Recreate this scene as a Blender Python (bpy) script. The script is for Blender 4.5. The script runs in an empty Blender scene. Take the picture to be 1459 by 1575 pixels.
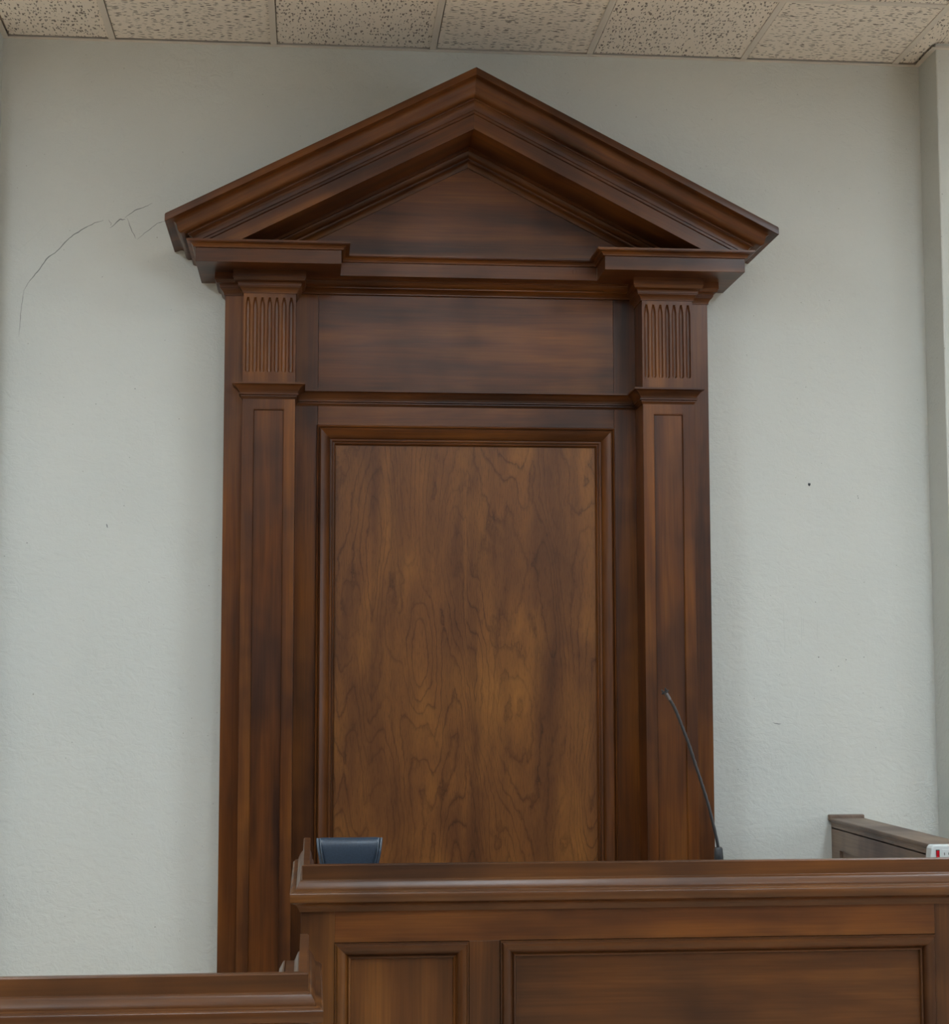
import bpy, bmesh, math, random
from mathutils import Vector, Matrix
random.seed(7)
SC = bpy.context.scene
COL = SC.collection

# ------------------------------------------------------------------ camera, world, exposure
XC = 0.573          # centre line of the panelling
CEIL = 4.078
CAM = Vector((0.0, -6.545, 1.65))
yaw, pitch, roll = math.radians(5.28386), math.radians(5.53209), math.radians(-0.07944)
fwd = Vector((math.sin(yaw)*math.cos(pitch), math.cos(yaw)*math.cos(pitch), math.sin(pitch)))
rt = Vector((math.cos(yaw), -math.sin(yaw), 0))
up = rt.cross(fwd)
r2 = rt*math.cos(roll) + up*math.sin(roll)
u2 = up*math.cos(roll) - rt*math.sin(roll)
cd = bpy.data.cameras.new('camera'); cam = bpy.data.objects.new('camera', cd); COL.objects.link(cam)
cd.sensor_fit = 'HORIZONTAL'; cd.sensor_width = 36; cd.lens = 2688.14/1459*36
cd.clip_start = 0.05; cd.clip_end = 60
M = Matrix((r2, u2, -fwd)).transposed().to_4x4(); M.translation = CAM
cam.matrix_world = M
SC.camera = cam

w = bpy.data.worlds.new('world'); SC.world = w; w.use_nodes = True
w.node_tree.nodes['Background'].inputs[0].default_value = (0.9, 0.95, 1.0, 1)
w.node_tree.nodes['Background'].inputs[1].default_value = 0.0
SC.view_settings.view_transform = 'Standard'; SC.view_settings.look = 'None'
SC.view_settings.gamma = 1; SC.view_settings.use_curve_mapping = False
SC.view_settings.exposure = 0.0
LAMP_COL = (0.83, 0.99, 1.11); LAMP_W = 36.0
WIN_COL = (0.80, 0.95, 1.10); WIN_W = 3.5
# troffers: (x centre, y centre)
LAMPS = [(2.58, -3.05), (-1.69, -3.05), (-1.69, -7.93), (2.58, -7.93), (0.75, -4.88), (-3.52, -5.49)]

# ------------------------------------------------------------------ helpers
LOC = {}
def link(name, me, mat, parent):
    o = bpy.data.objects.new(name, me); COL.objects.link(o)
    if mat: me.materials.append(mat)
    if parent: o.parent = parent
    return o
def rootloc(o):
    while o.parent: o = o.parent
    return LOC.get(o.name, Vector((0, 0, 0)))
def obj(name, bm, mat, parent=None, smooth=False, bevel=0, loc=None, label=None):
    L = rootloc(parent) if parent else (Vector(loc) if loc else Vector((0, 0, 0)))
    bmesh.ops.remove_doubles(bm, verts=bm.verts, dist=1e-6)
    bmesh.ops.recalc_face_normals(bm, faces=bm.faces)
    bmesh.ops.translate(bm, verts=bm.verts, vec=-L)
    me = bpy.data.meshes.new(name); bm.to_mesh(me); bm.free()
    if smooth:
        for p in me.polygons: p.use_smooth = True
        me.set_sharp_from_angle(angle=math.radians(38))
    o = link(name, me, mat, parent)
    if not parent: o.location = L; LOC[o.name] = L
    if bevel:
        m = o.modifiers.new('bevel', 'BEVEL'); m.width = bevel; m.segments = 2; m.limit_method = 'ANGLE'; m.angle_limit = math.radians(40)
    if label: o['label'] = label
    return o
def thing(name, label, cat, loc=(0, 0, 0), group=None):
    o = bpy.data.objects.new(name, None); COL.objects.link(o); o.location = loc; LOC[o.name] = Vector(loc)
    o.empty_display_size = 0.1
    o['label'] = label; o['category'] = cat
    if group: o['group'] = group
    return o
def struct(name, bm, mat, **k):
    o = obj(name, bm, mat, **k); o['kind'] = 'structure'; return o
def box(bm, x0, x1, y0, y1, z0, z1):
    v = [bm.verts.new((x, y, z)) for x in (x0, x1) for y in (y0, y1) for z in (z0, z1)]
    for f in ((0,1,3,2),(4,6,7,5),(0,4,5,1),(2,3,7,6),(0,2,6,4),(1,5,7,3)): bm.faces.new([v[i] for i in f])
    return v
def nb(*boxes):
    bm = bmesh.new()
    for b in boxes: box(bm, *b)
    return bm
def grid_loft(bm, rings, closed=True, caps=True):
    """rings: list of lists of points; neighbours joined"""
    vs = [[bm.verts.new(p) for p in r] for r in rings]
    n = len(rings[0])
    for a, b in zip(vs, vs[1:]):
        for i in range(n if closed else n-1):
            j = (i+1) % n
            try: bm.faces.new((a[i], a[j], b[j], b[i]))
            except ValueError: pass
    if caps and closed:
        for r in (vs[0], vs[-1]):
            try: bm.faces.new(r)
            except ValueError: pass
    return vs
def plan_sweep(bm, path, prof):
    """path: xy polyline; prof: closed polygon of (p, z), p = offset to the right-hand side of travel"""
    n = len(path); P = [Vector(p) for p in path]; rings = []
    for i in range(n):
        d0 = (P[i]-P[i-1]).normalized() if i > 0 else None
        d1 = (P[i+1]-P[i]).normalized() if i < n-1 else None
        if d0 is None: d0 = d1
        if d1 is None: d1 = d0
        n0 = Vector((d0.y, -d0.x)); n1 = Vector((d1.y, -d1.x))
        m = (n0+n1); m = m/(m.dot(n0)) if m.length > 1e-6 else n0
        rings.append([(P[i].x+m.x*p, P[i].y+m.y*p, z) for p, z in prof])
    grid_loft(bm, rings)
def frame_sweep(bm, x0, x1, z0, z1, prof):
    """closed rectangular frame in XZ; prof: closed polygon of (d inward, y)"""
    c = [(x0, z0, 1, 1), (x1, z0, -1, 1), (x1, z1, -1, -1), (x0, z1, 1, -1)]
    rings = [[(x+sx*d, y, z+sz*d) for d, y in prof] for x, z, sx, sz in c]
    rings.append(rings[0])
    grid_loft(bm, rings, caps=False)
def arc(c, r, a0, a1, n):
    return [(c[0]+r*math.cos(math.radians(a0+(a1-a0)*i/n)), c[1]+r*math.sin(math.radians(a0+(a1-a0)*i/n))) for i in range(n+1)]
def curve2(a, b, bulge, n=6):
    """points from a to b bowed sideways by bulge (left of travel positive)"""
    dx, dy = b[0]-a[0], b[1]-a[1]; L = math.hypot(dx, dy) or 1
    return [(a[0]+dx*t-dy/L*bulge*4*t*(1-t), a[1]+dy*t+dx/L*bulge*4*t*(1-t)) for t in [i/n for i in range(n+1)]]
def scurve(a, b, bulge, n=10):
    m = ((a[0]+b[0])/2, (a[1]+b[1])/2)
    return curve2(a, m, bulge, n//2) + curve2(m, b, -bulge, n//2)[1:]
def tube(bm, pts, rad, seg=12, caps=True):
    pts = [Vector(p) for p in pts]; rings = []
    if not hasattr(rad, '__len__'): rad = [rad]*len(pts)
    ref = Vector((0, 1, 0.01))
    for i, p in enumerate(pts):
        t = (pts[min(i+1, len(pts)-1)]-pts[max(i-1, 0)]).normalized()
        a = t.cross(ref)
        if a.length < 1e-3: a = t.cross(Vector((1, 0, 0)))
        a.normalize(); b = t.cross(a).normalized()
        rings.append([p+(a*math.cos(2*math.pi*k/seg)+b*math.sin(2*math.pi*k/seg))*rad[i] for k in range(seg)])
    grid_loft(bm, rings, caps=caps)
def smoothpath(pts, n=8):
    P = [Vector(p) for p in pts]; out = []
    for i in range(len(P)-1):
        p0, p1, p2, p3 = P[max(i-1, 0)], P[i], P[i+1], P[min(i+2, len(P)-1)]
        for k in range(n):
            t = k/n
            out.append(0.5*((2*p1)+(-p0+p2)*t+(2*p0-5*p1+4*p2-p3)*t*t+(-p0+3*p1-3*p2+p3)*t**3))
    out.append(P[-1]); return out
def clip(bm, co, no):
    """removes what lies on the side the normal points to, and closes the cut"""
    g = bm.verts[:]+bm.edges[:]+bm.faces[:]
    r = bmesh.ops.bisect_plane(bm, geom=g, plane_co=co, plane_no=no, clear_outer=True)
    e = [x for x in r['geom_cut'] if isinstance(x, bmesh.types.BMEdge)]
    if e:
        try: bmesh.ops.edgenet_fill(bm, edges=e)
        except Exception: pass

# ------------------------------------------------------------------ materials
def newmat(name):
    m = bpy.data.materials.new(name); m.use_nodes = True
    nt = m.node_tree; b = nt.nodes['Principled BSDF']
    return m, nt, b
def N(nt, t, **k):
    n = nt.nodes.new(t)
    for a, v in k.items():
        if a in n.bl_rna.properties: setattr(n, a, v)
        else: n.inputs[a.replace('_', ' ')].default_value = v
    return n
def mth(nt, op, a, b=None, c=None, clampit=False):
    n = nt.nodes.new('ShaderNodeMath'); n.operation = op; n.use_clamp = clampit
    for i, v in enumerate((a, b, c)):
        if v is None: continue
        if isinstance(v, (int, float)): n.inputs[i].default_value = v
        else: nt.links.new(v, n.inputs[i])
    return n.outputs[0]
def ramp(nt, fac, stops, interp='LINEAR'):
    n = nt.nodes.new('ShaderNodeValToRGB'); n.color_ramp.interpolation = interp
    el = n.color_ramp.elements
    while len(el) < len(stops): el.new(0.5)
    for e, (p, c) in zip(el, stops):
        e.position = p; e.color = (*c, 1) if len(c) == 3 else c
    nt.links.new(fac, n.inputs[0]); return n.outputs[0]
def mixc(nt, fac, a, b, mode='MIX'):
    n = nt.nodes.new('ShaderNodeMix'); n.data_type = 'RGBA'; n.blend_type = mode
    for s, v in ((n.inputs[0], fac), (n.inputs[6], a), (n.inputs[7], b)):
        if isinstance(v, (int, float)): s.default_value = v
        elif isinstance(v, tuple): s.default_value = (*v, 1) if len(v) == 3 else v
        else: nt.links.new(v, s)
    return n.outputs[2]
def mapping(nt, scale, loc=(0, 0, 0), src=None):
    if src is None: src = nt.nodes.new('ShaderNodeTexCoord').outputs['Object']
    m = nt.nodes.new('ShaderNodeMapping'); m.inputs['Scale'].default_value = scale; m.inputs['Location'].default_value = loc
    nt.links.new(src, m.inputs[0]); return m.outputs[0]
def noise(nt, vec, scale, detail=3, rough=0.55, dist=0.0):
    n = nt.nodes.new('ShaderNodeTexNoise'); n.inputs['Scale'].default_value = scale
    n.inputs['Detail'].default_value = detail; n.inputs['Roughness'].default_value = rough; n.inputs['Distortion'].default_value = dist
    nt.links.new(vec, n.inputs['Vector']); return n.outputs['Fac']
def bump(nt, b, h, strength, dist):
    n = nt.nodes.new('ShaderNodeBump'); n.inputs['Strength'].default_value = strength; n.inputs['Distance'].default_value = dist
    nt.links.new(h, n.inputs['Height']); nt.links.new(n.outputs[0], b.inputs['Normal'])

def wood(name, axis, seed=0, dark=(0.032, 0.0105, 0.0040), mid=(0.094, 0.0295, 0.0072), light=(0.185, 0.0640, 0.0125), rough=0.33, coat=0.06, contrast=1.0, rot=0):
    m, nt, b = newmat(name)
    src = nt.nodes.new('ShaderNodeTexCoord').outputs['Object']
    if rot:
        pm = nt.nodes.new('ShaderNodeMapping'); pm.inputs['Rotation'].default_value = (0, rot, 0); nt.links.new(src, pm.inputs[0]); src = pm.outputs[0]
    lo = 0.55; hi = 7.0
    sc = [hi, hi, hi]; sc['xyz'.index(axis)] = lo
    off = (seed*3.7, seed*1.3, seed*2.1)
    v = mapping(nt, tuple(sc), off, src)
    n1 = noise(nt, v, 1.3, 4, 0.6, 0.4)
    base = ramp(nt, n1, [(0.30, dark), (0.50, mid), (0.72, light)])
    # uneven stain clouds
    n0 = noise(nt, mapping(nt, (1, 1, 1), off, src), 2.2, 3, 0.6)
    cl = ramp(nt, n0, [(0.36, (0.50, 0.48, 0.56)), (0.50, (1, 1, 1)), (0.66, (1.30, 1.24, 1.02))])
    c = mixc(nt, 0.8*contrast, base, cl, 'MULTIPLY')
    # fine streaks along the grain
    sf = [170, 170, 170]; sf['xyz'.index(axis)] = 3.5
    n2 = noise(nt, mapping(nt, tuple(sf), off, src), 1.0, 3, 0.6)
    c = mixc(nt, 0.55, c, ramp(nt, n2, [(0.30, (0.62, 0.60, 0.60)), (0.6, (1.08, 1.06, 1.04))]), 'MULTIPLY')
    nt.links.new(c, b.inputs['Base Color'])
    nt.links.new(ramp(nt, n0, [(0.3, (rough+0.08,)*3), (0.7, (rough-0.04,)*3)]), b.inputs['Roughness'])
    b.inputs['Specular IOR Level'].default_value = 0.30
    b.inputs['Coat Weight'].default_value = coat; b.inputs['Coat Roughness'].default_value = 0.28
    bump(nt, b, n2, 0.12, 0.001)
    return m

def veneer(name):
    """book-matched flame-figured veneer"""
    m, nt, b = newmat(name)
    tc = nt.nodes.new('ShaderNodeTexCoord').outputs['Object']
    sp = nt.nodes.new('ShaderNodeSeparateXYZ'); nt.links.new(tc, sp.inputs[0])
    ax = mth(nt, 'ABSOLUTE', sp.outputs[0])
    # two leaves, the right one shifted a little so that the match is not perfect
    side = mth(nt, 'GREATER_THAN', sp.outputs[0], 0.0)
    z2 = mth(nt, 'ADD', sp.outputs[2], mth(nt, 'MULTIPLY', side, 0.12))
    cb = nt.nodes.new('ShaderNodeCombineXYZ')
    nt.links.new(ax, cb.inputs[0]); nt.links.new(mth(nt, 'MULTIPLY', side, 0.25), cb.inputs[1]); nt.links.new(z2, cb.inputs[2])
    v = cb.outputs[0]
    warp = noise(nt, mapping(nt, (9, 3, 3.0), (4, 0, 1), v), 1.0, 2, 0.5)
    big = noise(nt, mapping(nt, (4.6, 2, 0.95), (1.7, 3.0, 5.2), v), 1.0, 1.2, 0.45, 0.25)
    fine = noise(nt, mapping(nt, (30, 8, 16), (0, 0, 0), v), 1.0, 3, 0.6)
    f = mth(nt, 'ADD', mth(nt, 'MULTIPLY', big, 26.0), mth(nt, 'ADD', mth(nt, 'MULTIPLY', warp, 3.0), mth(nt, 'MULTIPLY', fine, 0.9)))
    fr = mth(nt, 'FRACT', f)
    line = ramp(nt, fr, [(0.0, (0.48, 0.44, 0.42)), (0.09, (0.72, 0.70, 0.68)), (0.22, (1.0, 1.0, 1.0)), (0.85, (1.05, 1.04, 1.02)), (1.0, (0.80, 0.77, 0.75))])
    cloud = noise(nt, mapping(nt, (5.0, 2, 1.5), (9, 1, 2), tc), 1.0, 3, 0.6, 0.3)
    base = ramp(nt, cloud, [(0.28, (0.076, 0.0265, 0.0085)), (0.50, (0.150, 0.0560, 0.0140)), (0.72, (0.245, 0.099, 0.021))])
    # broad bands beside the joint
    band = noise(nt, mapping(nt, (13, 2, 0.5), (2, 5, 8), v), 1.0, 2, 0.5, 0.2)
    base = mixc(nt, 0.75, base, ramp(nt, band, [(0.36, (0.68, 0.64, 0.68)), (0.55, (1.02, 1.0, 1.0)), (0.75, (1.16, 1.14, 1.05))]), 'MULTIPLY')
    # visibility of the growth lines comes and goes
    vis = noise(nt, mapping(nt, (5, 3, 3), (7, 7, 7), tc), 1.0, 2, 0.5)
    c = mixc(nt, ramp(nt, vis, [(0.36, (0.25,)*3), (0.6, (0.95,)*3)]), base, mixc(nt, 1.0, base, line, 'MULTIPLY'))
    pores = noise(nt, mapping(nt, (330, 40, 26), (0, 0, 0), v), 1.0, 2, 0.6, 0.6)
    c = mixc(nt, 0.75, c, ramp(nt, pores, [(0.32, (0.66, 0.63, 0.62)), (0.48, (1, 1, 1)), (0.70, (1.12, 1.1, 1.06))]), 'MULTIPLY')
    nt.links.new(c, b.inputs['Base Color'])
    b.inputs['Roughness'].default_value = 0.40
    b.inputs['Specular IOR Level'].default_value = 0.30; b.inputs['Coat Weight'].default_value = 0.05; b.inputs['Coat Roughness'].default_value = 0.3
    bump(nt, b, pores, 0.1, 0.001)
    return m

def plaster(name, col, col2):
    m, nt, b = newmat(name)
    tc = nt.nodes.new('ShaderNodeTexCoord').outputs['Object']
    n0 = noise(nt, mapping(nt, (1, 1, 1)), 1.6, 3, 0.6)
    c = ramp(nt, n0, [(0.35, col2), (0.65, col)])
    sp = noise(nt, mapping(nt, (1, 1, 1), (3, 1, 9)), 90, 1, 0.5)
    c = mixc(nt, 0.9, c, ramp(nt, sp, [(0.205, (0.45, 0.43, 0.40)), (0.235, (1, 1, 1))]), 'MULTIPLY')
    nt.links.new(c, b.inputs['Base Color']); b.inputs['Roughness'].default_value = 0.62
    b.inputs['Specular IOR Level'].default_value = 0.3
    f = noise(nt, mapping(nt, (1, 1, 1)), 48, 5, 0.7)
    patch = ramp(nt, noise(nt, mapping(nt, (1, 1, 1.4), (5, 5, 5)), 3.5, 3, 0.6), [(0.46, (0.25,)*3), (0.64, (1.0,)*3)])
    tro = noise(nt, mapping(nt, (14, 14, 20)), 1.6, 4, 0.6, 1.0)
    h = mth(nt, 'ADD', mth(nt, 'MULTIPLY', f, patch), mth(nt, 'MULTIPLY', tro, 0.9))
    bump(nt, b, h, 0.55, 0.008)
    return m

def tile_mat():
    m, nt, b = newmat('fissured_ceiling_tile')
    tc = nt.nodes.new('ShaderNodeTexCoord').outputs['Object']
    sp = nt.nodes.new('ShaderNodeSeparateXYZ'); nt.links.new(tc, sp.inputs[0])
    x, y = sp.outputs[0], sp.outputs[1]
    ti = mth(nt, 'FLOOR', mth(nt, 'DIVIDE', mth(nt, 'ADD', x, 0.775+0.61*20), 0.61))
    tj = mth(nt, 'FLOOR', mth(nt, 'DIVIDE', mth(nt, 'ADD', y, 0.0+0.61*40), 0.61))
    par = mth(nt, 'MODULO', mth(nt, 'ADD', ti, tj), 2.0)
    ipar = mth(nt, 'SUBTRACT', 1.0, par)
    def swap(a, c_): return mth(nt, 'ADD', mth(nt, 'MULTIPLY', a, par), mth(nt, 'MULTIPLY', c_, ipar))
    u, v = swap(x, y), swap(y, x)
    masks = []
    for su, sv, off, th in ((33, 92, 0.0, 0.40), (27, 98, 7.3, 0.33)):
        wv = nt.nodes.new('ShaderNodeCombineXYZ')
        nt.links.new(mth(nt, 'MULTIPLY', u, su), wv.inputs[0])
        nt.links.new(mth(nt, 'ADD', mth(nt, 'MULTIPLY', v, sv), mth(nt, 'MULTIPLY', ti, 3.7+off)), wv.inputs[1])
        nz = nt.nodes.new('ShaderNodeTexNoise'); nz.inputs['Scale'].default_value = 0.9; nz.inputs['Detail'].default_value = 2
        nt.links.new(wv.outputs[0], nz.inputs['Vector'])
        add = nt.nodes.new('ShaderNodeVectorMath'); add.operation = 'MULTIPLY_ADD'
        nt.links.new(nz.outputs['Color'], add.inputs[0]); add.inputs[1].default_value = (1.3, 1.6, 0); nt.links.new(wv.outputs[0], add.inputs[2])
        vo = nt.nodes.new('ShaderNodeTexVoronoi'); vo.voronoi_dimensions = '2D'; vo.inputs['Scale'].default_value = 1.0
        nt.links.new(add.outputs[0], vo.inputs['Vector'])
        sc_ = nt.nodes.new('ShaderNodeSeparateColor'); nt.links.new(vo.outputs['Color'], sc_.inputs[0])
        thr = mth(nt, 'MULTIPLY', mth(nt, 'SUBTRACT', sc_.outputs[0], 0.25), th*1.25)
        masks.append(mth(nt, 'MULTIPLY', mth(nt, 'SUBTRACT', thr, vo.outputs['Distance']), 12.0, clampit=True))
    mask = mth(nt, 'MAXIMUM', masks[0], masks[1])
    mb = mth(nt, 'MULTIPLY', mask, 0.85)
    c = mixc(nt, mb, (0.86, 0.775, 0.68), (0.15, 0.12, 0.095))
    nt.links.new(c, b.inputs['Base Color']); b.inputs['Roughness'].default_value = 0.9
    bump(nt, b, mth(nt, 'SUBTRACT', 1.0, mask), 0.6, 0.003)
    return m

def flat(name, col, rough=0.5, metal=0.0, emit=None, es=0.0, nscale=None, namp=0.1):
    m, nt, b = newmat(name)
    if nscale:
        n = noise(nt, mapping(nt, (1, 1, 1)), nscale, 4)
        lo = tuple(c*(1-namp) for c in col); hi = tuple(c*(1+namp) for c in col)
        nt.links.new(ramp(nt, n, [(0.3, lo), (0.7, hi)]), b.inputs['Base Color'])
        bump(nt, b, n, 0.15, 0.001)
    else: b.inputs['Base Color'].default_value = (*col, 1)
    b.inputs['Roughness'].default_value = rough; b.inputs['Metallic'].default_value = metal
    if emit: b.inputs['Emission Color'].default_value = (*emit, 1); b.inputs['Emission Strength'].default_value = es
    return m

WV = [wood('stained_wood_upright_%s' % n, 'z', i) for i, n in enumerate(('a', 'b', 'c', 'd'))]
WH = [wood('stained_wood_level_%s' % n, 'x', i+5) for i, n in enumerate(('a', 'b', 'c', 'd'))]
WD = wood('stained_wood_deep', 'y', 12)
W_DARKH = wood('dark_bench_wood_level', 'x', 21, dark=(0.030, 0.0105, 0.0040), mid=(0.068, 0.0240, 0.0070), light=(0.125, 0.048, 0.0120))
W_DARKV = wood('dark_bench_wood_upright', 'z', 22, dark=(0.030, 0.0105, 0.0040), mid=(0.068, 0.0240, 0.0070), light=(0.125, 0.048, 0.0120))
W_RAIL = wood('rail_wood', 'x', 26, dark=(0.034, 0.0125, 0.0045), mid=(0.078, 0.028, 0.0078), light=(0.150, 0.058, 0.0140), rough=0.33, coat=0.15)
W_PART = wood('weathered_partition_wood', 'y', 31, dark=(0.13, 0.085, 0.060), mid=(0.185, 0.125, 0.092), light=(0.24, 0.165, 0.12), rough=0.42)
VEN = veneer('flame_veneer')
PLAST = plaster('painted_plaster', (0.600, 0.598, 0.552), (0.575, 0.575, 0.532))
TILE = tile_mat()
TEE = flat('painted_ceiling_grid', (0.72, 0.65, 0.57), 0.5)
FLOORM = flat('brown_carpet', (0.68, 0.49, 0.32), 0.95, nscale=60, namp=0.3)
CRACK = flat('plaster_crack', (0.21, 0.21, 0.20), 0.9)
DRIP = flat('drip_line', (0.50, 0.51, 0.47), 0.7)
NAILM = flat('dark_spot', (0.02, 0.02, 0.022), 0.5)
LEATHER = flat('blue_black_leather', (0.034, 0.048, 0.070), 0.38, nscale=220, namp=0.2)
BLACKM = flat('black_metal', (0.018, 0.018, 0.020), 0.32)
RUBBER = flat('black_plastic', (0.012, 0.012, 0.013), 0.45)
STEEL = flat('bright_steel', (0.16, 0.16, 0.17), 0.35, 1.0)
WHITEP = flat('off_white_plastic', (0.50, 0.52, 0.50), 0.4)
REDP = flat('red_switch_plastic', (0.45, 0.01, 0.02), 0.2)
SLOT = flat('dark_slot', (0.03, 0.03, 0.03), 0.6)
LAMPM = flat('lit_diffuser', (0.8, 0.8, 0.8), 0.5, emit=LAMP_COL, es=LAMP_W)
WINM = flat('daylit_window_pane', (0.8, 0.8, 0.8), 0.2, emit=WIN_COL, es=WIN_W)

# ------------------------------------------------------------------ the room
XL, XR, YF, YB = -4.4, 5.0, 0.0, -11.0
PX0, PX1, PD = -1.182, 2.377, 0.195      # alcove between the two piers, pier depth
wb = struct('wall_back', nb((PX0-0.02, PX1+0.02, 0, 0.2, 0, CEIL+0.1)), PLAST)
struct('wall_pier_left', nb((XL, PX0, -PD, 0.2, 0, CEIL+0.1)), PLAST, bevel=0.006)
struct('wall_pier_right', nb((PX1, XR, -PD, 0.2, 0, CEIL+0.1)), PLAST, bevel=0.006)
struct('wall_left', nb((XL-0.2, XL, YB, 0.2, 0, CEIL+0.1)), PLAST)
struct('wall_rear', nb((XL-0.2, XR+0.2, YB-0.2, YB, 0, CEIL+0.1)), WV[3])
# right wall with two window openings
wr = []
yo = [(-5.2, -3.4), (-9.0, -7.2)]
zo = (1.1, 3.1)
wr.append((XR, XR+0.2, YB, 0.2, 0, zo[0])); wr.append((XR, XR+0.2, YB, 0.2, zo[1], CEIL+0.1))
ys = [YB, yo[1][0], yo[1][1], yo[0][0], yo[0][1], 0.2]
for a, b_ in ((ys[0], ys[1]), (ys[2], ys[3]), (ys[4], ys[5])): wr.append((XR, XR+0.2, a, b_, zo[0], zo[1]))
struct('wall_right', nb(*wr), PLAST)
for i, (a, b_) in enumerate(yo):
    wn = struct('window_%d' % (i+1), nb((XR+0.02, XR+0.10, a, a+0.06, *zo), (XR+0.02, XR+0.10, b_-0.06, b_, *zo),
        (XR+0.02, XR+0.10, a+0.06, b_-0.06, zo[0], zo[0]+0.06), (XR+0.02, XR+0.10, a+0.06, b_-0.06, zo[1]-0.06, zo[1]),
        (XR+0.03, XR+0.09, (a+b_)/2-0.02, (a+b_)/2+0.02, zo[0]+0.06, zo[1]-0.06)), WHITEP)
    obj('pane', nb((XR+0.05, XR+0.06, a+0.05, b_-0.05, zo[0]+0.05, zo[1]-0.05)), WINM, wn)
struct('floor', nb((XL-0.2, XR+0.2, YB-0.2, 0.2, -0.1, 0)), FLOORM)
bm = nb((XL-0.2, XR+0.2, YB-0.2, 0.2, CEIL+0.020, CEIL+0.1))
for i in range(-7, 11):
    for j in range(0, 19):
        tx0, ty1 = -0.775+0.61*i, -0.61*j
        e0, e1 = tx0+0.0160, tx0+0.61-0.0120
        y0_, y1_ = ty1-0.61+0.0120, ty1-(0.0160 if j else 0.0250)
        if j == 0:
            if tx0 < PX1 < tx0+0.61: e1 = PX1-0.027
            if tx0 < PX0 < tx0+0.61: e0 = PX0+0.027
        if e1 > e0: box(bm, e0, e1, y0_, y1_, CEIL+0.003, CEIL+0.020)
struct('ceiling', bm, TILE)

# suspended grid: tees every 0.61 m, wall angle round the alcove
gx = [-0.775+0.61*k for k in range(-5, 10)]
gy = [-0.61*k for k in range(1, 18)]
bm = bmesh.new()
for x in gx:
    if XL < x < XR: box(bm, x-0.012, x+0.012, YB, (0 if PX0 < x < PX1 else -PD), CEIL-0.001, CEIL+0.012)
for y in gy: box(bm, XL, XR, y-0.012, y+0.012, CEIL-0.0008, CEIL+0.012)
struct('trim_1', bm, TEE)
bm = bmesh.new()
angle = [(0.0, CEIL-0.004), (0.021, CEIL-0.004), (0.021, CEIL-0.002), (0.003, CEIL-0.002), (0.003, CEIL+0.012), (0, CEIL+0.012)]
plan_sweep(bm, [(XL, YB), (XL, -PD), (PX0, -PD), (PX0, 0), (PX1, 0), (PX1, -PD), (XR, -PD), (XR, YB)], angle)
struct('trim_2', bm, TEE)

# plaster cracks and marks, thin open seams in the face of the back wall
def ribbon(bm, pts, wd, taper=True, y=-0.0006):
    P = [Vector((p[0], 0, p[1])) for p in pts]; Q = []
    for a, b_ in zip(P, P[1:]):
        for k in range(4):
            q = a.lerp(b_, k/4)
            if k: q += Vector((random.uniform(-1, 1), 0, random.uniform(-1, 1)))*0.0016
            Q.append(q)
    Q.append(P[-1]); n = len(Q); L = []; R_ = []
    for i, q in enumerate(Q):
        t = (Q[min(i+1, n-1)]-Q[max(i-1, 0)]).normalized(); nn = Vector((-t.z, 0, t.x))
        f = (min(1, 0.25+3*min(i, n-1-i)/n) if taper else 1)*random.uniform(0.7, 1.2)
        L.append(q+nn*wd/2*f); R_.append(q-nn*wd/2*f)
    rings = [[(a.x, y, a.z), (b_.x, y, b_.z), (b_.x, 0.001, b_.z), (a.x, 0.001, a.z)] for a, b_ in zip(L, R_)]
    grid_loft(bm, rings)
cr = [([(-1.098, 2.93), (-1.093, 3.0), (-1.087, 3.067), (-1.083, 3.105)], 0.0016),
      ([(-1.083, 3.105), (-1.062, 3.143), (-1.035, 3.177), (-1.004, 3.225), (-0.963, 3.26), (-0.927, 3.301), (-0.9, 3.325), (-0.873, 3.343), (-0.827, 3.37), (-0.795, 3.38)], 0.0030),
      ([(-0.777, 3.383), (-0.766, 3.369), (-0.767, 3.359)], 0.0014),
      ([(-0.771, 3.350), (-0.735, 3.384), (-0.714, 3.385)], 0.0030), ([(-0.716, 3.39), (-0.68, 3.42), (-0.648, 3.432), (-0.615, 3.45)], 0.0022),
      ([(-0.709, 3.39), (-0.688, 3.337), (-0.673, 3.311)], 0.0020), ([(-0.669, 3.309), (-0.632, 3.341), (-0.595, 3.373), (-0.558, 3.382)], 0.0018)]
bm = bmesh.new()
for pts, wd in cr: ribbon(bm, pts, wd*1.15)
obj('plaster_crack', bm, CRACK, wb, label='thin dark crack arching across the upper left plaster')
bm = bmesh.new()
for x, z0, z1 in ((1.790, 1.76, 1.95), (1.858, 1.775, 1.92), (1.866, 1.82, 1.90), (1.920, 1.79, 1.89)):
    ribbon(bm, [(x, z0), (x+0.001, (z0+z1)/2), (x, z1)], 0.0011)
ribbon(bm, [(-1.106, 3.261), (-1.061, 3.3), (-0.993, 3.373)], 0.0009)
obj('paint_drip', bm, DRIP, wb, label='faint vertical paint drip lines')
bm = bmesh.new()
def spot(x, z, r):
    rr = [r*random.uniform(0.7, 1.2) for _ in range(9)]
    grid_loft(bm, [[(x+rr[k]*math.cos(k*0.698), y, z+rr[k]*math.sin(k*0.698)) for k in range(9)] for y in (-0.0015, 0.001)])
spot(1.900, 2.403, 0.006)
obj('nail', bm, NAILM, wb, label='black nail head in the plaster right of the panelling')
bm = bmesh.new()
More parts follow.
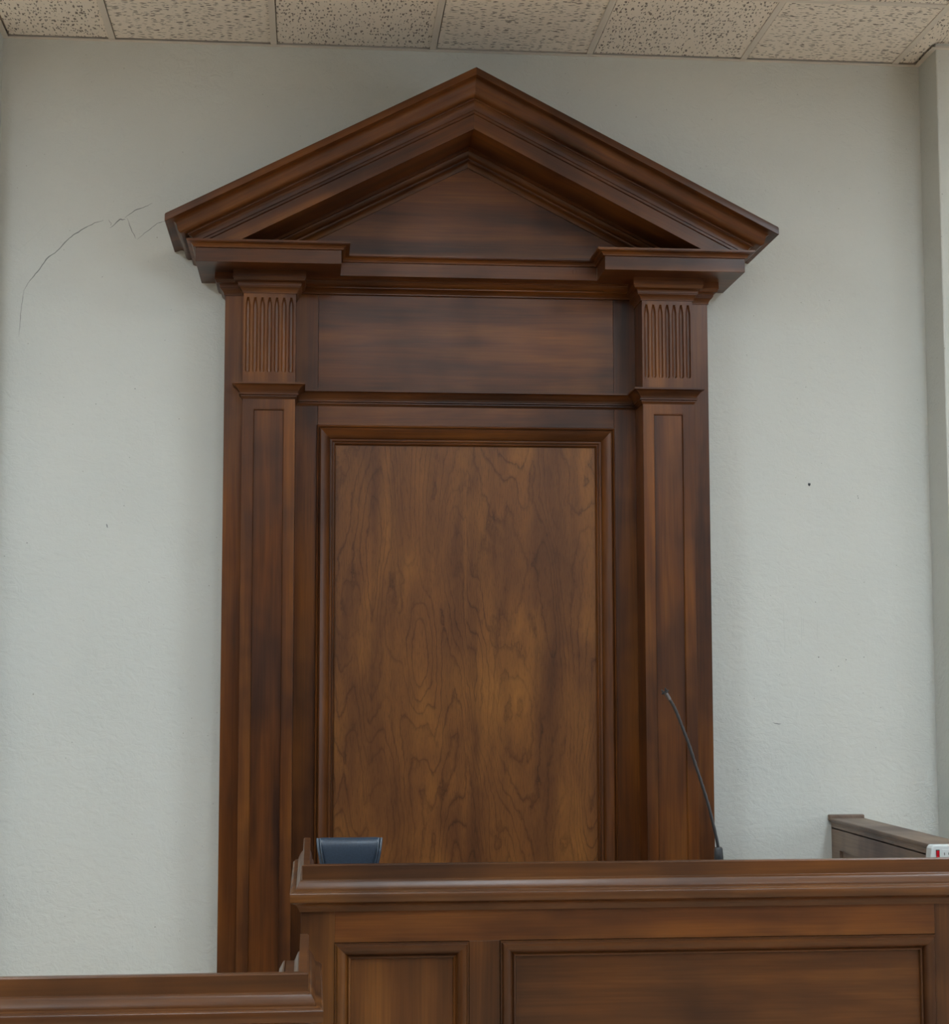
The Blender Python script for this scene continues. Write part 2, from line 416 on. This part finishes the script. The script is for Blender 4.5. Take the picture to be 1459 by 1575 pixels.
for x, z, r in ((1.923, 1.74, 0.003), (2.09, 2.36, 0.002), (2.092, 2.352, 0.002), (2.03, 1.73, 0.002), (1.915, 1.95, 0.002), (2.10, 1.74, 0.002),
                (2.00, 1.705, 0.002), (1.97, 1.69, 0.0018), (-0.667, 2.74, 0.002), (-0.81, 2.68, 0.0018), (-1.05, 2.16, 0.002), (-1.13, 2.11, 0.0018), (-0.70, 2.30, 0.0018)): spot(x, z, r)
ribbon(bm, [(1.740, 1.492), (1.757, 1.489), (1.773, 1.486)], 0.003)
ribbon(bm, [(-0.763, 2.232), (-0.757, 2.218)], 0.004)
obj('scuff_mark', bm, CRACK, wb)

# ------------------------------------------------------------------ ceiling lights
first = None
for i, (lx, ly) in enumerate(LAMPS):
    lab = ['recessed fluorescent ceiling panel nearest the right pier', 'recessed fluorescent ceiling panel left of the panelling',
           'recessed fluorescent ceiling panel behind the viewer on the left', 'recessed fluorescent ceiling panel behind the viewer on the right', 'recessed fluorescent ceiling panel in the middle of the room', 'recessed fluorescent ceiling panel nearest the left wall'][i]
    if first is None:
        t = thing('ceiling_light', lab, 'ceiling light', (lx, ly, CEIL), 'fluorescent ceiling panels')
        bm = bmesh.new(); frame_prof = [(0, -0.012), (0.03, -0.012), (0.03, 0.0), (0, 0.0)]
        for a in ((-0.305, 0.305, -0.61, -0.58), (-0.305, 0.305, 0.58, 0.61), (-0.305, -0.275, -0.58, 0.58), (0.275, 0.305, -0.58, 0.58)):
            box(bm, lx+a[0], lx+a[1], ly+a[2], ly+a[3], CEIL-0.020, CEIL-0.002)
        f_ = obj('frame', bm, TEE, t)
        d_ = obj('diffuser', nb((lx-0.275, lx+0.275, ly-0.58, ly+0.58, CEIL-0.006, CEIL-0.003)), LAMPM, t)
        first = t
    else:
        t = first.copy(); COL.objects.link(t); t.location = (lx, ly, CEIL); t['label'] = lab; LOC[t.name] = Vector((lx, ly, CEIL))
        for ch in (f_, d_):
            c = ch.copy(); COL.objects.link(c); c.parent = t

# ------------------------------------------------------------------ panelled backdrop with pediment
T = thing('pedimented_wall_panelling', 'tall dark wooden wall panelling with fluted pilasters and triangular pediment on the back wall', 'wall panelling', (XC, 0, 0))
def X(x): return XC+x
YS, YP, YFD = -0.15, -0.20, -0.05       # side boards, pilasters, field
Z_COR0, Z_COR1, Z_COR2 = 3.146, 3.197, 3.222
HB, PO, PI_ = 0.903, 0.834, 0.643        # half widths: body, pilaster outer, pilaster inner
for s in (-1, 1):
    xs = sorted((X(s*HB), X(s*PO)))
    obj('side_board', nb((xs[0], xs[1], YS, 0, 0, 3.15)), WV[0 if s < 0 else 1], T, bevel=0.0015)
    # pilaster shaft with sunk panel
    x0, x1 = sorted((X(s*PO), X(s*PI_)))
    cx = (x0+x1)/2
    i0, i1 = cx-0.0575, cx+0.0575
    zt, zi = 2.732, 2.640
    bm = nb((x0, i0, YP, -0.02, 0, zt), (i1, x1, YP, -0.02, 0, zt), (i0, i1, YP, -0.02, zi, zt), (i0, i1, YP, -0.02, 0, 0.35))
    pil = obj('pilaster', bm, WV[2], T, bevel=0.001)
    obj('sunk_panel', nb((i0-0.001, i1+0.001, YP+0.009, -0.03, 0.34, zi+0.001)), WV[3 if s < 0 else 1], pil)
    bm = bmesh.new(); frame_sweep(bm, i0, i1, 0.35, zi, [(0, YP+0.010), (0, YP+0.0015), (0.0025, YP+0.0015), (0.005, YP+0.006), (0.005, YP+0.010)])
    obj('panel_bead', bm, WV[2], pil)
    # fluted block (relief cut into the face)
    zb0, zb1 = 2.727, 3.070
    fx = [cx+(k-3)*0.0262 for k in range(7)]; hw = 0.0088
    gxs = [x0]
    for f_ in fx: gxs += [f_-hw*math.cos(math.radians(a)) for a in range(0, 181, 15)]
    gxs.append(x1)
    ft, fb = 3.052, 2.775
    gzs = [zb0, fb-0.006] + [fb+0.012*t/6 for t in range(7)] + [fb+0.03, ft-0.05] + [ft-0.034+0.034*t/12 for t in range(13)] + [zb1]
    def fy(x, z):
        for f_ in fx:
            d = abs(x-f_)
            if d <= hw+1e-6 and fb <= z <= ft:
                r = hw
                if z > ft-0.034: r = hw*math.sqrt(max(0, (ft-z)/0.034))
                if z < fb+0.009: r = hw*math.sqrt(max(0, 1-((fb+0.009-z)/0.009)**2))
                if r < 1e-5 or d >= r: return YP
                return YP+0.0095*math.sqrt(1-(d/r)**2)
        return YP
    bm = bmesh.new()
    V = [[bm.verts.new((x, fy(x, z), z)) for x in gxs] for z in gzs]
    for a, b_ in zip(V, V[1:]):
        for k in range(len(gxs)-1): bm.faces.new((a[k], a[k+1], b_[k+1], b_[k]))
    # sides and top/bottom closed back to the wall
    for zrow, zz in ((V[0], zb0), (V[-1], zb1)):
        bk = [bm.verts.new((x, -0.02, zz)) for x in (x0, x1)]
        bm.faces.new([*zrow, bk[1], bk[0]])
    bm.verts.ensure_lookup_table()
    for k, xx in ((0, x0), (-1, x1)):
        bl = [bm.verts.new((xx, -0.02, zb0)), bm.verts.new((xx, -0.02, zb1))]
        bm.faces.new([r[k] for r in V]+[bl[1], bl[0]])
    obj('fluted_block', bm, WV[0], pil, smooth=True)

# field between the pilasters
obj('stile', nb((X(-PI_), X(-0.5606), YFD, -0.005, 0, 3.15)), WV[1], T, bevel=0.0008)
obj('stile', nb((X(0.5606), X(PI_), YFD, -0.005, 0, 3.15)), WV[3], T, bevel=0.0008)
obj('frieze_board', nb((X(-0.5596), X(0.5596), YFD, -0.005, 2.69, 3.15)), WH[0], T, bevel=0.0008)
obj('top_rail', nb((X(-0.5596), X(0.5596), YFD, -0.005, 2.598, 2.69)), WH[1], T, bevel=0.0008)
obj('bottom_rail', nb((X(-0.5596), X(0.5596), YFD, -0.005, 0, 0.35)), WH[2], T, bevel=0.0008)
pan = obj('centre_panel', nb((X(-0.53), X(0.53), -0.024, -0.004, 0.34, 2.58)), VEN, T)
bol = [(0, YFD+0.004), (0, YFD-0.006), (0.002, YFD-0.012), (0.006, YFD-0.014), (0.0095, YFD-0.011), (0.0105, YFD-0.007), (0.012, YFD-0.007),
       (0.0125, YFD-0.016), (0.017, YFD-0.020)] + curve2((0.017, YFD-0.020), (0.050, -0.044), -0.0035, 6)[1:] + [(0.0505, -0.040), (0.053, -0.040), (0.0535, -0.043), (0.057, -0.044), (0.0605, -0.041), (0.061, -0.036), (0.0625, -0.036),
       (0.063, -0.038), (0.066, -0.039), (0.069, -0.036), (0.0715, -0.028), (0.072, -0.020), (0.03, -0.02)]
bm = bmesh.new(); frame_sweep(bm, X(-0.564), X(0.561), 0.33, 2.604, bol)
# separate upright and level mouldings so the grain runs with each
def split_frame(bm, x0, x1, z0, z1, names, mats, parent, smooth=True):
    for k, f_ in enumerate(('level', 'upright')):
        b2 = bm.copy()
        dele = []
        for f in b2.faces:
            c = f.calc_center_median()
            dx = min(abs(c.x-x0), abs(c.x-x1)); dz = min(abs(c.z-z0), abs(c.z-z1))
            if (dz < dx) != (k == 0): dele.append(f)
        bmesh.ops.delete(b2, geom=dele, context='FACES')
        for side in (0, 1):
            b3 = b2.copy(); dd = []
            for f in b3.faces:
                c = f.calc_center_median()
                v_ = (c.z > (z0+z1)/2) if k == 0 else (c.x > (x0+x1)/2)
                if v_ != bool(side): dd.append(f)
            bmesh.ops.delete(b3, geom=dd, context='FACES')
            obj(names, b3, mats[k], parent, smooth=smooth)
        b2.free()
    bm.free()
split_frame(bm, X(-0.564), X(0.561), 0.33, 2.604, 'panel_moulding', (WH[3], WV[0]), T)

# middle cornice, breaking forward round each pilaster
path = [(X(-PO), YS+0.005), (X(-PO), YP), (X(-PI_), YP), (X(-PI_), YFD), (X(PI_), YFD), (X(PI_), YP), (X(PO), YP), (X(PO), YS+0.005)]
prof = [(-0.01, 2.733), (0.036, 2.733), (0.036, 2.7265)] + curve2((0.034, 2.7255), (0.010, 2.699), -0.0035, 7) + [(0.010, 2.697), (0.0125, 2.695), (0.0125, 2.691), (0.0095, 2.689), (0.007, 2.688), (0.007, 2.6845), (0.0045, 2.682), (0.002, 2.676), (-0.01, 2.676)]
bm = bmesh.new(); plan_sweep(bm, path, prof); obj('middle_cornice', bm, WH[2], T, smooth=True)
# capitals: one moulding per side, wrapping side board and pilaster
for s in (-1, 1):
    pth = [(X(-HB), 0.0), (X(-HB), YS), (X(-PO), YS), (X(-PO), YP), (X(-PI_), YP), (X(-PI_), YFD+0.002)]
    if s > 0: pth = [(2*XC-a, b_) for a, b_ in reversed(pth)]
    prof = [(-0.01, 3.147), (0.036, 3.147), (0.037, 3.121), (0.034, 3.117)] + scurve((0.034, 3.117), (0.019, 3.097), 0.0025, 8)[1:] + [(0.019, 3.093), (0.0165, 3.091)] + curve2((0.0165, 3.089), (0.004, 3.071), -0.002, 5) + [(0.004, 3.067), (-0.01, 3.067)]
    bm = bmesh.new(); plan_sweep(bm, pth, prof); obj('capital_moulding', bm, WH[3], T, smooth=True)
prof = [(-0.01, 3.147), (0.070, 3.147), (0.070, 3.138)] + curve2((0.066, 3.138), (0.046, 3.122), 0.003, 5) + [(0.040, 3.122), (0.040, 3.118)] + curve2((0.038, 3.118), (0.012, 3.104), -0.003, 6) + [(0.012, 3.1), (0.004, 3.099), (-0.01, 3.099)]
bm = bmesh.new(); plan_sweep(bm, [(X(-PI_), YFD), (X(PI_), YFD)], prof); obj('bed_moulding', bm, WH[1], T, smooth=True)

# horizontal cornice with two forward corbel blocks
plan = [(X(-1.0), 0), (X(-1.0), -0.35), (X(-0.480), -0.35), (X(-0.480), -0.168), (X(0.480), -0.168), (X(0.480), -0.35), (X(1.0), -0.35), (X(1.0), 0)]
bm = bmesh.new()
lo = [bm.verts.new((*p, Z_COR0)) for p in plan]; hi_ = [bm.verts.new((*p, Z_COR2-0.002)) for p in plan]
bm.faces.new(lo); bm.faces.new(hi_)
for i in range(8): j = (i+1) % 8; bm.faces.new((lo[i], lo[j], hi_[j], hi_[i]))
corn = obj('horizontal_cornice', bm, WH[3], T, bevel=0.0012)
prof = [(-0.01, Z_COR2), (0.031, Z_COR2), (0.031, Z_COR2-0.007), (0.027, Z_COR2-0.008)] + curve2((0.027, Z_COR2-0.009), (0.008, Z_COR1+0.003), -0.003, 5) + [(0.008, Z_COR1), (0.004, Z_COR1-0.001), (-0.01, Z_COR1-0.001)]
bm = bmesh.new(); plan_sweep(bm, plan, prof); obj('crown_moulding', bm, WH[2], corn, smooth=True)

# raking cornice
ZA, SL = 3.856, 0.513
def zr(x, w_): return ZA - SL*abs(x) - w_
def chevron(bm, w0, w1, y0, y1, hw):
    rings = []
    for x in (-hw, 0, hw):
        rings.append([(X(x), y0, zr(x, w0)), (X(x), y1, zr(x, w0)), (X(x), y1, zr(x, w1)), (X(x), y0, zr(x, w1))])
    grid_loft(bm, rings)
def rake_half(prof, hw, s, open_side=False):
    b_ = bmesh.new()
    rings = [[(X(s*x), y, zr(x, w_)) for y, w_ in prof] for x in (0, hw)]
    grid_loft(b_, rings); return b_
WR = {k: wood('stained_wood_raking_%s' % n, 'x', 40+k, rot=-k*math.radians(27.16)) for k, n in ((-1, 'left'), (1, 'right'))}
for s in (-1, 1):
    bm = rake_half([(-0.35, 0.005), (-0.35, 0.197), (0.0, 0.197), (0.0, 0.005)], 1.0, s)
    clip(bm, (0, 0, Z_COR2-0.001), (0, 0, -1))
    rk = obj('raking_cornice', bm, WR[s], T, bevel=0.0010)
    # crown moulding mitred at the apex and returned along the side to the wall
    prof = [(0.100, 0.0), (0.102, 0.004), (0.102, 0.027), (0.098, 0.0295), (0.0955, 0.0295)] + scurve((0.0955, 0.031), (0.026, 0.089), 0.011, 16)[1:] + \
           [(0.026, 0.095), (0.021, 0.097)] + curve2((0.021, 0.098), (0.009, 0.118), 0.003, 5)[0:] + [(0.009, 0.128), (0.0055, 0.130), (0.0055, 0.139), (0.0, 0.142), (-0.002, 0.142), (-0.002, 0.0)]
    bm = bmesh.new()
    ra = [(X(0), -(0.35+p), ZA-w_) for p, w_ in prof]
    rc = [(X(s*(1.0+p)), -(0.35+p), zr(1.0+p, w_)) for p, w_ in prof]
    rw = [(X(s*(1.0+p)), 0.0, zr(1.0+p, w_)) for p, w_ in prof]
    grid_loft(bm, [ra, rc, rw])
    obj('raking_crown_moulding', bm, WR[s], rk, smooth=True)
    # roof board closing the top behind the crown
    # bed moulding under the raking soffit
    pr = [(-0.135, 0.196), (-0.135, 0.208), (-0.130, 0.210)] + curve2((-0.130, 0.211), (-0.108, 0.233), 0.003, 5) + [(-0.108, 0.239), (-0.104, 0.240)] + curve2((-0.104, 0.241), (-0.088, 0.258), -0.003, 5) + [(-0.086, 0.264), (-0.06, 0.264), (-0.06, 0.196)]
    bm = rake_half(pr, 0.98, s)
    clip(bm, (0, 0, Z_COR2-0.001), (0, 0, -1))
    obj('raking_bed_moulding', bm, WR[s], rk, smooth=True)
bm = bmesh.new()
tx = (3.856-0.190-(Z_COR2-0.03))/SL
grid_loft(bm, [[(X(-tx), y, Z_COR2-0.03), (X(tx), y, Z_COR2-0.03), (X(0), y, ZA-0.190)] for y in (-0.08, -0.005)])
obj('tympanum', bm, WH[3], T)

# ------------------------------------------------------------------ benches
def rail_profile(zt, cap=0.018, inner=True, inw=0.030):
    o = [(-0.0022, zt), (0.0008, zt-0.0028), (0.0008, zt-0.0345), (0.0025, zt-0.036)] + curve2((0.004, zt-0.0365), (0.0150, zt-0.0575), 0.0012, 4) + \
        [(0.0150, zt-0.0590), (0.0200, zt-0.0600), (0.0245, zt-0.0615), (0.0250, zt-0.0635), (0.0280, zt-0.0650), (0.0295, zt-0.0675), (0.0295, zt-0.0850), (0.0275, zt-0.0880)] + \
        curve2((0.0265, zt-0.0885), (0.008, zt-0.1065), -0.0035, 6) + [(0.006, zt-0.111)]
    c = cap
    if inner == 'shelf':
        i = [(-c, zt), (-c, zt-0.036), (-c-0.004, zt-0.038), (-c-0.012, zt-0.0565), (-c-0.030, zt-0.0575), (-c-0.030, zt-0.080), (-c-0.0325, zt-0.080), (-c-0.0325, zt-0.0565), (-c-0.036, zt-0.0575), (-c-0.045, zt-0.074), (-c-0.045, zt-0.085), (-c-0.010, zt-0.111)]
    elif inner:
        i = [(-c-p*inw/0.0295, z) for p, z in o]
    else:
        i = [(-c, zt), (-c, zt-0.111)]
    return o + list(reversed(i))
# judge's bench: cap face at Y -2.25, left face at X -0.020
JX, JY, JZ = -0.020, -2.25, 1.210
J = thing('judge_bench', 'higher panelled wooden bench front below the panelling, running out of frame at the right', 'courtroom bench', (1.0, JY, 0))
bm = bmesh.new(); plan_sweep(bm, [(JX, -1.51), (JX, JY), (2.30, JY)], rail_profile(JZ, inw=0.010))
# keep outline outside the path: travelling toward the camera the right-hand side is -X, then -Y
obj('top_rail', bm, W_RAIL, J, smooth=True)
ZB = JZ-0.100
FY = JY+0.003       # face of stiles
obj('stile', nb((JX-0.003, 0.058, FY, FY+0.030, 0, ZB)), W_DARKV, J, bevel=0.0008)
obj('stile', nb((0.383, 0.458, FY, FY+0.030, 0, 1.024)), W_DARKV, J, bevel=0.0008)
obj('stile', nb((1.544, 1.62, FY, FY+0.030, 0, ZB)), W_DARKV, J, bevel=0.0008)
obj('stile', nb((2.22, 2.30, FY, FY+0.030, 0, ZB)), W_DARKV, J, bevel=0.0008)
obj('upper_rail', nb((0.058, 1.544, FY, FY+0.030, 1.024, ZB)), WH[0], J, bevel=0.0008)
obj('upper_rail', nb((1.62, 2.22, FY, FY+0.030, 1.024, ZB)), WH[0], J, bevel=0.0008)
obj('lower_rail', nb((0.058, 0.383, FY, FY+0.030, 0, 0.25), (0.458, 1.544, FY, FY+0.030, 0, 0.25), (1.62, 2.22, FY, FY+0.030, 0, 0.25)), W_DARKH, J)
bprof = [(0, FY+0.012), (0, FY-0.004)] + [(0.0035, FY-0.0040), (0.0045, FY-0.012)] + curve2((0.007, FY-0.0155), (0.029, FY-0.001), -0.0055, 7) + [(0.030, FY+0.002), (0.0335, FY-0.0005), (0.037, FY+0.001), (0.0385, FY+0.006), (0.0385, FY+0.016), (0.02, FY+0.016)]
for x0, x1 in ((0.058, 0.383), (0.458, 1.544), (1.62, 2.22)):
    bm = bmesh.new(); frame_sweep(bm, x0+0.001, x1-0.001, 0.25, 1.023, bprof)
    split_frame(bm, x0, x1, 0.25, 1.023, 'panel_moulding', (W_DARKH, W_DARKV), J)
    obj('panel', nb((x0+0.01, x1-0.01, FY+0.010, FY+0.022, 0.26, 1.01)), W_DARKV if x1-x0 < 0.5 else W_DARKH, J)
obj('side_panel', nb((JX-0.003, JX+0.024, JY+0.035, -1.512, 0, ZB)), WV[2], J)
# writing counter and microphone ledge inside the bench
obj('ledge', nb((JX+0.03, 1.935, JY+0.036, JY+0.34, 1.150, 1.170)), WH[2], J)
obj('desk_top', nb((JX+0.03, 1.935, JY+0.34, JY+0.62, 0.76, 0.79)), WH[2], J)
obj('ledge_riser', nb((JX+0.03, 1.935, JY+0.320, JY+0.338, 0.76, 1.150)), WH[2], J)

# clerk's bench, nearer and lower, to the left
CX, CY, CZ = -0.004, -3.135, 1.098
K = thing('clerk_bench', 'lower wooden bench rail at the bottom left, in front of the taller bench', 'courtroom bench', (-1.5, CY, 0))
bm = bmesh.new(); plan_sweep(bm, [(-3.4, CY), (CX, CY), (CX, -2.615)], rail_profile(CZ, inner='shelf'))
obj('top_rail', bm, W_RAIL, K, smooth=True)
obj('front_board', nb((-3.4, CX+0.004, CY+0.002, CY+0.022, 0, CZ-0.1)), W_DARKH, K)
obj('side_panel', nb((CX-0.018, CX+0.002, CY+0.024, -2.618, 0, CZ-0.1)), WV[2], K)
# low partition at the right, running from the back wall toward the viewer
PT = thing('low_partition', 'grey-brown wooden half-height partition with flat cap against the back wall at far right', 'partition', (2.01, -0.9, 0))
px0, px1, pz = 1.947, 2.078, 1.135
YE = -2.205
obj('cap', nb((px0, px1, YE, -0.022, pz-0.010, pz)), W_PART, PT, bevel=0.003)
bm = bmesh.new()
for s, xx in ((1, px0+0.018), (-1, px1-0.018)):
    rings = [[(xx-s*a, y, z) for a, z in [(0, pz-0.010), (0.014, pz-0.010), (0.014, pz-0.014), (0.010, pz-0.018), (0.005, pz-0.028), (0.004, pz-0.034), (0.006, pz-0.036), (0.006, pz-0.040), (0, pz-0.042)]] for y in (YE+0.003, -0.001)]
    grid_loft(bm, rings)
obj('cap_moulding', bm, W_PART, PT)
# body: frame with sunk panels on the side facing the bench
bm = nb((px0+0.022, px1-0.022, YE+0.003, 0, 0, pz-0.010))
obj('core', bm, W_PART, PT)
bm = bmesh.new()
xf0, xf1 = px0+0.012, px0+0.022
for a in ((-0.10, 0), (YE+0.003, YE+0.1)): box(bm, xf0, xf1, a[0], a[1], 0, pz-0.012)
box(bm, xf0, xf1, -0.98, -0.88, 0.2, 1.02)
box(bm, xf0, xf1, YE+0.1, -0.10, 1.02, pz-0.012); box(bm, xf0, xf1, YE+0.1, -0.10, 0, 0.2)
obj('side_frame', bm, W_PART, PT)
obj('wall_cap', nb((px0-0.002, px1+0.004, -0.022, 0, pz-0.012, pz+0.012)), W_PART, PT, bevel=0.004)

# ------------------------------------------------------------------ power strip on the ledge
S = thing('power_strip', 'off-white power strip with a red rocker switch on the bench ledge at far right', 'power strip', (1.75, -2.05, 1.17))
xa, xb, ya, yb, za, zb = 1.602, 1.90, -2.068, -2.030, 1.170, 1.2235
bm = bmesh.new()
outl = [(xa-0.001, za), (xa, za+0.020), (xa+0.003, zb-0.008), (xa+0.008, zb-0.001), (xa+0.014, zb), (xb-0.014, zb), (xb-0.008, zb-0.001), (xb-0.003, zb-0.008), (xb, za+0.020), (xb+0.001, za)]
grid_loft(bm, [[(x, y, z) for x, z in outl] for y in (ya, yb)])
obj('housing', bm, WHITEP, S, bevel=0.0025)
sw = obj('switch_bezel', nb((1.6165, 1.6265, ya-0.0008, ya+0.002, 1.178, 1.2125)), SLOT, S)
bm = bmesh.new()
grid_loft(bm, [[(x, ya-0.0010, 1.180), (x, ya-0.0045, 1.183), (x, ya-0.0015, 1.195), (x, ya-0.0028, 1.2095), (x, ya+0.001, 1.2105), (x, ya+0.001, 1.180)] for x in (1.6178, 1.6252)])
obj('rocker', bm, REDP, sw, label='red rocker switch')
for k in range(6):
    ox = 1.646+k*0.040
    oo = obj('outlet', nb((ox-0.013, ox+0.013, ya-0.0012, ya+0.002, 1.176, 1.2135)), WHITEP, S, bevel=0.001)
    obj('slots', nb((ox-0.008, ox-0.006, ya-0.0018, ya, 1.198, 1.205), (ox+0.004, ox+0.006, ya-0.0018, ya, 1.199, 1.205), (ox-0.003, ox+0.001, ya-0.0018, ya, 1.188, 1.192)), SLOT, oo)

# ------------------------------------------------------------------ gooseneck microphone
G = thing('gooseneck_microphone', 'thin black gooseneck microphone leaning left over the top rail of the taller bench', 'microphone', (1.033, -2.1, 1.17))
MY = -2.1
bm = bmesh.new(); tube(bm, [(1.035, MY, 1.170), (1.035, MY, 1.174), (1.035, MY, 1.205), (1.0345, MY, 1.224), (1.034, MY, 1.2275), (1.034, MY, 1.2285)], [0.0125, 0.0125, 0.0118, 0.0108, 0.0085, 0.003], 20)
obj('base', bm, RUBBER, G, smooth=True)
pts = smoothpath([(1.034, MY, 1.226), (1.029, MY, 1.255), (1.011, MY, 1.331), (0.994, MY, 1.388), (0.977, MY, 1.440), (0.961, MY, 1.490), (0.946, MY, 1.530), (0.932, MY, 1.567), (0.921, MY, 1.590), (0.911, MY, 1.606)], 10)
n = len(pts); bm = bmesh.new()
tube(bm, pts, [0.0040+0.0004*math.sin(i*1.6) if 0.1 < i/n else 0.0042 for i in range(n)], 10)
obj('gooseneck', bm, BLACKM, G, smooth=True)
bm = bmesh.new(); tube(bm, [(0.9135, MY-0.001, 1.602), (0.9105, MY-0.001, 1.607), (0.905, MY-0.001, 1.6165), (0.903, MY-0.001, 1.620)], [0.0046, 0.0050, 0.0050, 0.0042], 12)
obj('collar', bm, STEEL, G, smooth=True, label='bright metal collar')
bm = bmesh.new(); d = Vector((-0.5, 0, 0.86)).normalized(); c = Vector((0.9035, MY, 1.6185))
tube(bm, [c, c+d*0.002, c+d*0.0045, c+d*0.006], [0.005, 0.0105, 0.0105, 0.008], 14)
hd = obj('head', bm, RUBBER, G, smooth=True)
side = Vector((0.86, 0, 0.5)).normalized()
for k in range(4):
    a = math.pi/4+k*math.pi/2
    q = c+d*0.005+(side*math.cos(a)+Vector((0, 1, 0))*math.sin(a))*0.0065
    bm = bmesh.new(); tube(bm, [q, q+d*0.004, q+d*0.008+side*0.001*math.cos(a)], [0.0020, 0.0019, 0.0012], 8)
    obj('prong', bm, BLACKM, hd, smooth=True)

# ------------------------------------------------------------------ office chair behind the bench
CHX, CHY = 0.1165, -1.12
H = thing('office_chair', 'dark blue-black leather high-back chair behind the tall bench, only its headrest showing', 'chair', (CHX, CHY-0.25, 0))
zt = 1.180
def loft_x(sections, n=16):
    b_ = bmesh.new(); grid_loft(b_, sections); return b_
# headrest bolster: rolled leather pad, tapering downward, ends bowed
bm = bmesh.new(); rings = []
prof = []
for k in range(29):
    a = math.radians(-40+260*k/28)
rows = 26
for i in range(rows+1):
    t = i/rows                     # 0 left end .. 1 right end
    e = abs(2*t-1)
    ring = []
    m_ = 28
    for k in range(m_):
        a = 2*math.pi*k/m_
        # section in YZ: soft slab leaning back at the top, rounded roll
        cy, cz = math.cos(a), math.sin(a)
        rz = 0.060; ry = 0.030
        z = zt-rz-0.004 + rz*math.copysign(abs(cz)**0.62, cz)
        y = ry*math.copysign(abs(cy)**0.75, cy)
        dn = (zt-z)/0.12
        hwid = 0.0985-0.020*dn**1.1
        pull = 1.0 if e < 0.86 else (1-((e-0.86)/0.14)**2*0.30)
        x = (2*t-1)*hwid
        bow = 0.010*(1-(2*t-1)**2)
        ring.append((CHX+x, CHY+(y+0.018*dn)*pull-bow*0.4, zt-0.062+(z-zt+0.062)*(pull*0.25+0.75)))
    rings.append(ring)
grid_loft(bm, rings)
hr = obj('headrest', bm, LEATHER, H, smooth=True)
for s in (-1, 1):
    for dd, r_ in ((0.0, 0.0035), (-0.008, 0.0022)):
        pts = []
        for k in range(15):
            t = k/14; dn = t
            pts.append((CHX+s*(0.0975+dd-0.020*dn**1.1+0.002*math.sin(t*math.pi)), CHY-0.037*math.sin(min(1, 0.22+1.6*t)*math.pi*0.5)+0.018*dn, zt-0.006-0.108*t))
        bm = bmesh.new(); tube(bm, pts, r_, 8); obj('piping', bm, LEATHER, hr, smooth=True)
def pad(x0, x1, y0, y1, z0, z1, r):
    b_ = nb((x0, x1, y0, y1, z0, z1))
    bmesh.ops.bevel(b_, geom=b_.edges[:], offset=r, segments=4, profile=0.6, affect='EDGES'); return b_
bm = bmesh.new(); rings = []
for z, hw_, th in ((0.50, 0.12, 0.02), (0.51, 0.17, 0.04), (0.56, 0.19, 0.05), (0.64, 0.185, 0.05), (0.72, 0.15, 0.048), (0.80, 0.132, 0.045), (1.00, 0.125, 0.042), (1.045, 0.118, 0.034), (1.058, 0.09, 0.018)):
    ring = []
    for k in range(28):
        a = 2*math.pi*k/28
        ring.append((CHX+hw_*math.copysign(abs(math.cos(a))**0.4, math.cos(a)), CHY+0.015+th*math.copysign(abs(math.sin(a))**0.6, math.sin(a)), z))
    rings.append(ring)
grid_loft(bm, rings); obj('backrest', bm, LEATHER, H, smooth=True)
obj('headrest_support', nb((CHX-0.05, CHX+0.05, CHY+0.005, CHY+0.03, 1.03, 1.10)), RUBBER, H)
obj('seat', pad(CHX-0.25, CHX+0.25, CHY-0.38, CHY+0.02, 0.42, 0.52, 0.035), LEATHER, H, smooth=True)
for s in (-1, 1):
    bm = bmesh.new()
    tube(bm, smoothpath([(CHX+s*0.235, CHY-0.10, 0.46), (CHX+s*0.30, CHY-0.10, 0.48), (CHX+s*0.30, CHY-0.12, 0.66), (CHX+s*0.30, CHY-0.30, 0.68)], 6), 0.016, 10)
    obj('armrest', bm, RUBBER, H, smooth=True)
bm = bmesh.new(); tube(bm, [(CHX, CHY-0.14, 0.06), (CHX, CHY-0.14, 0.425)], 0.025, 16); obj('gas_column', bm, BLACKM, H, smooth=True)
for k in range(5):
    a = k*2*math.pi/5+0.3
    e = (CHX+0.21*math.cos(a), CHY-0.14+0.21*math.sin(a))
    bm = bmesh.new(); tube(bm, [(CHX, CHY-0.14, 0.10), (e[0], e[1], 0.065)], [0.025, 0.015], 10)
    lg = obj('base_leg', bm, BLACKM, H, smooth=True)
    bm = bmesh.new(); tube(bm, [(e[0]-0.012, e[1]-0.01, 0.028), (e[0]+0.012, e[1]+0.01, 0.028)], 0.028, 14); obj('caster', bm, RUBBER, lg, smooth=True)
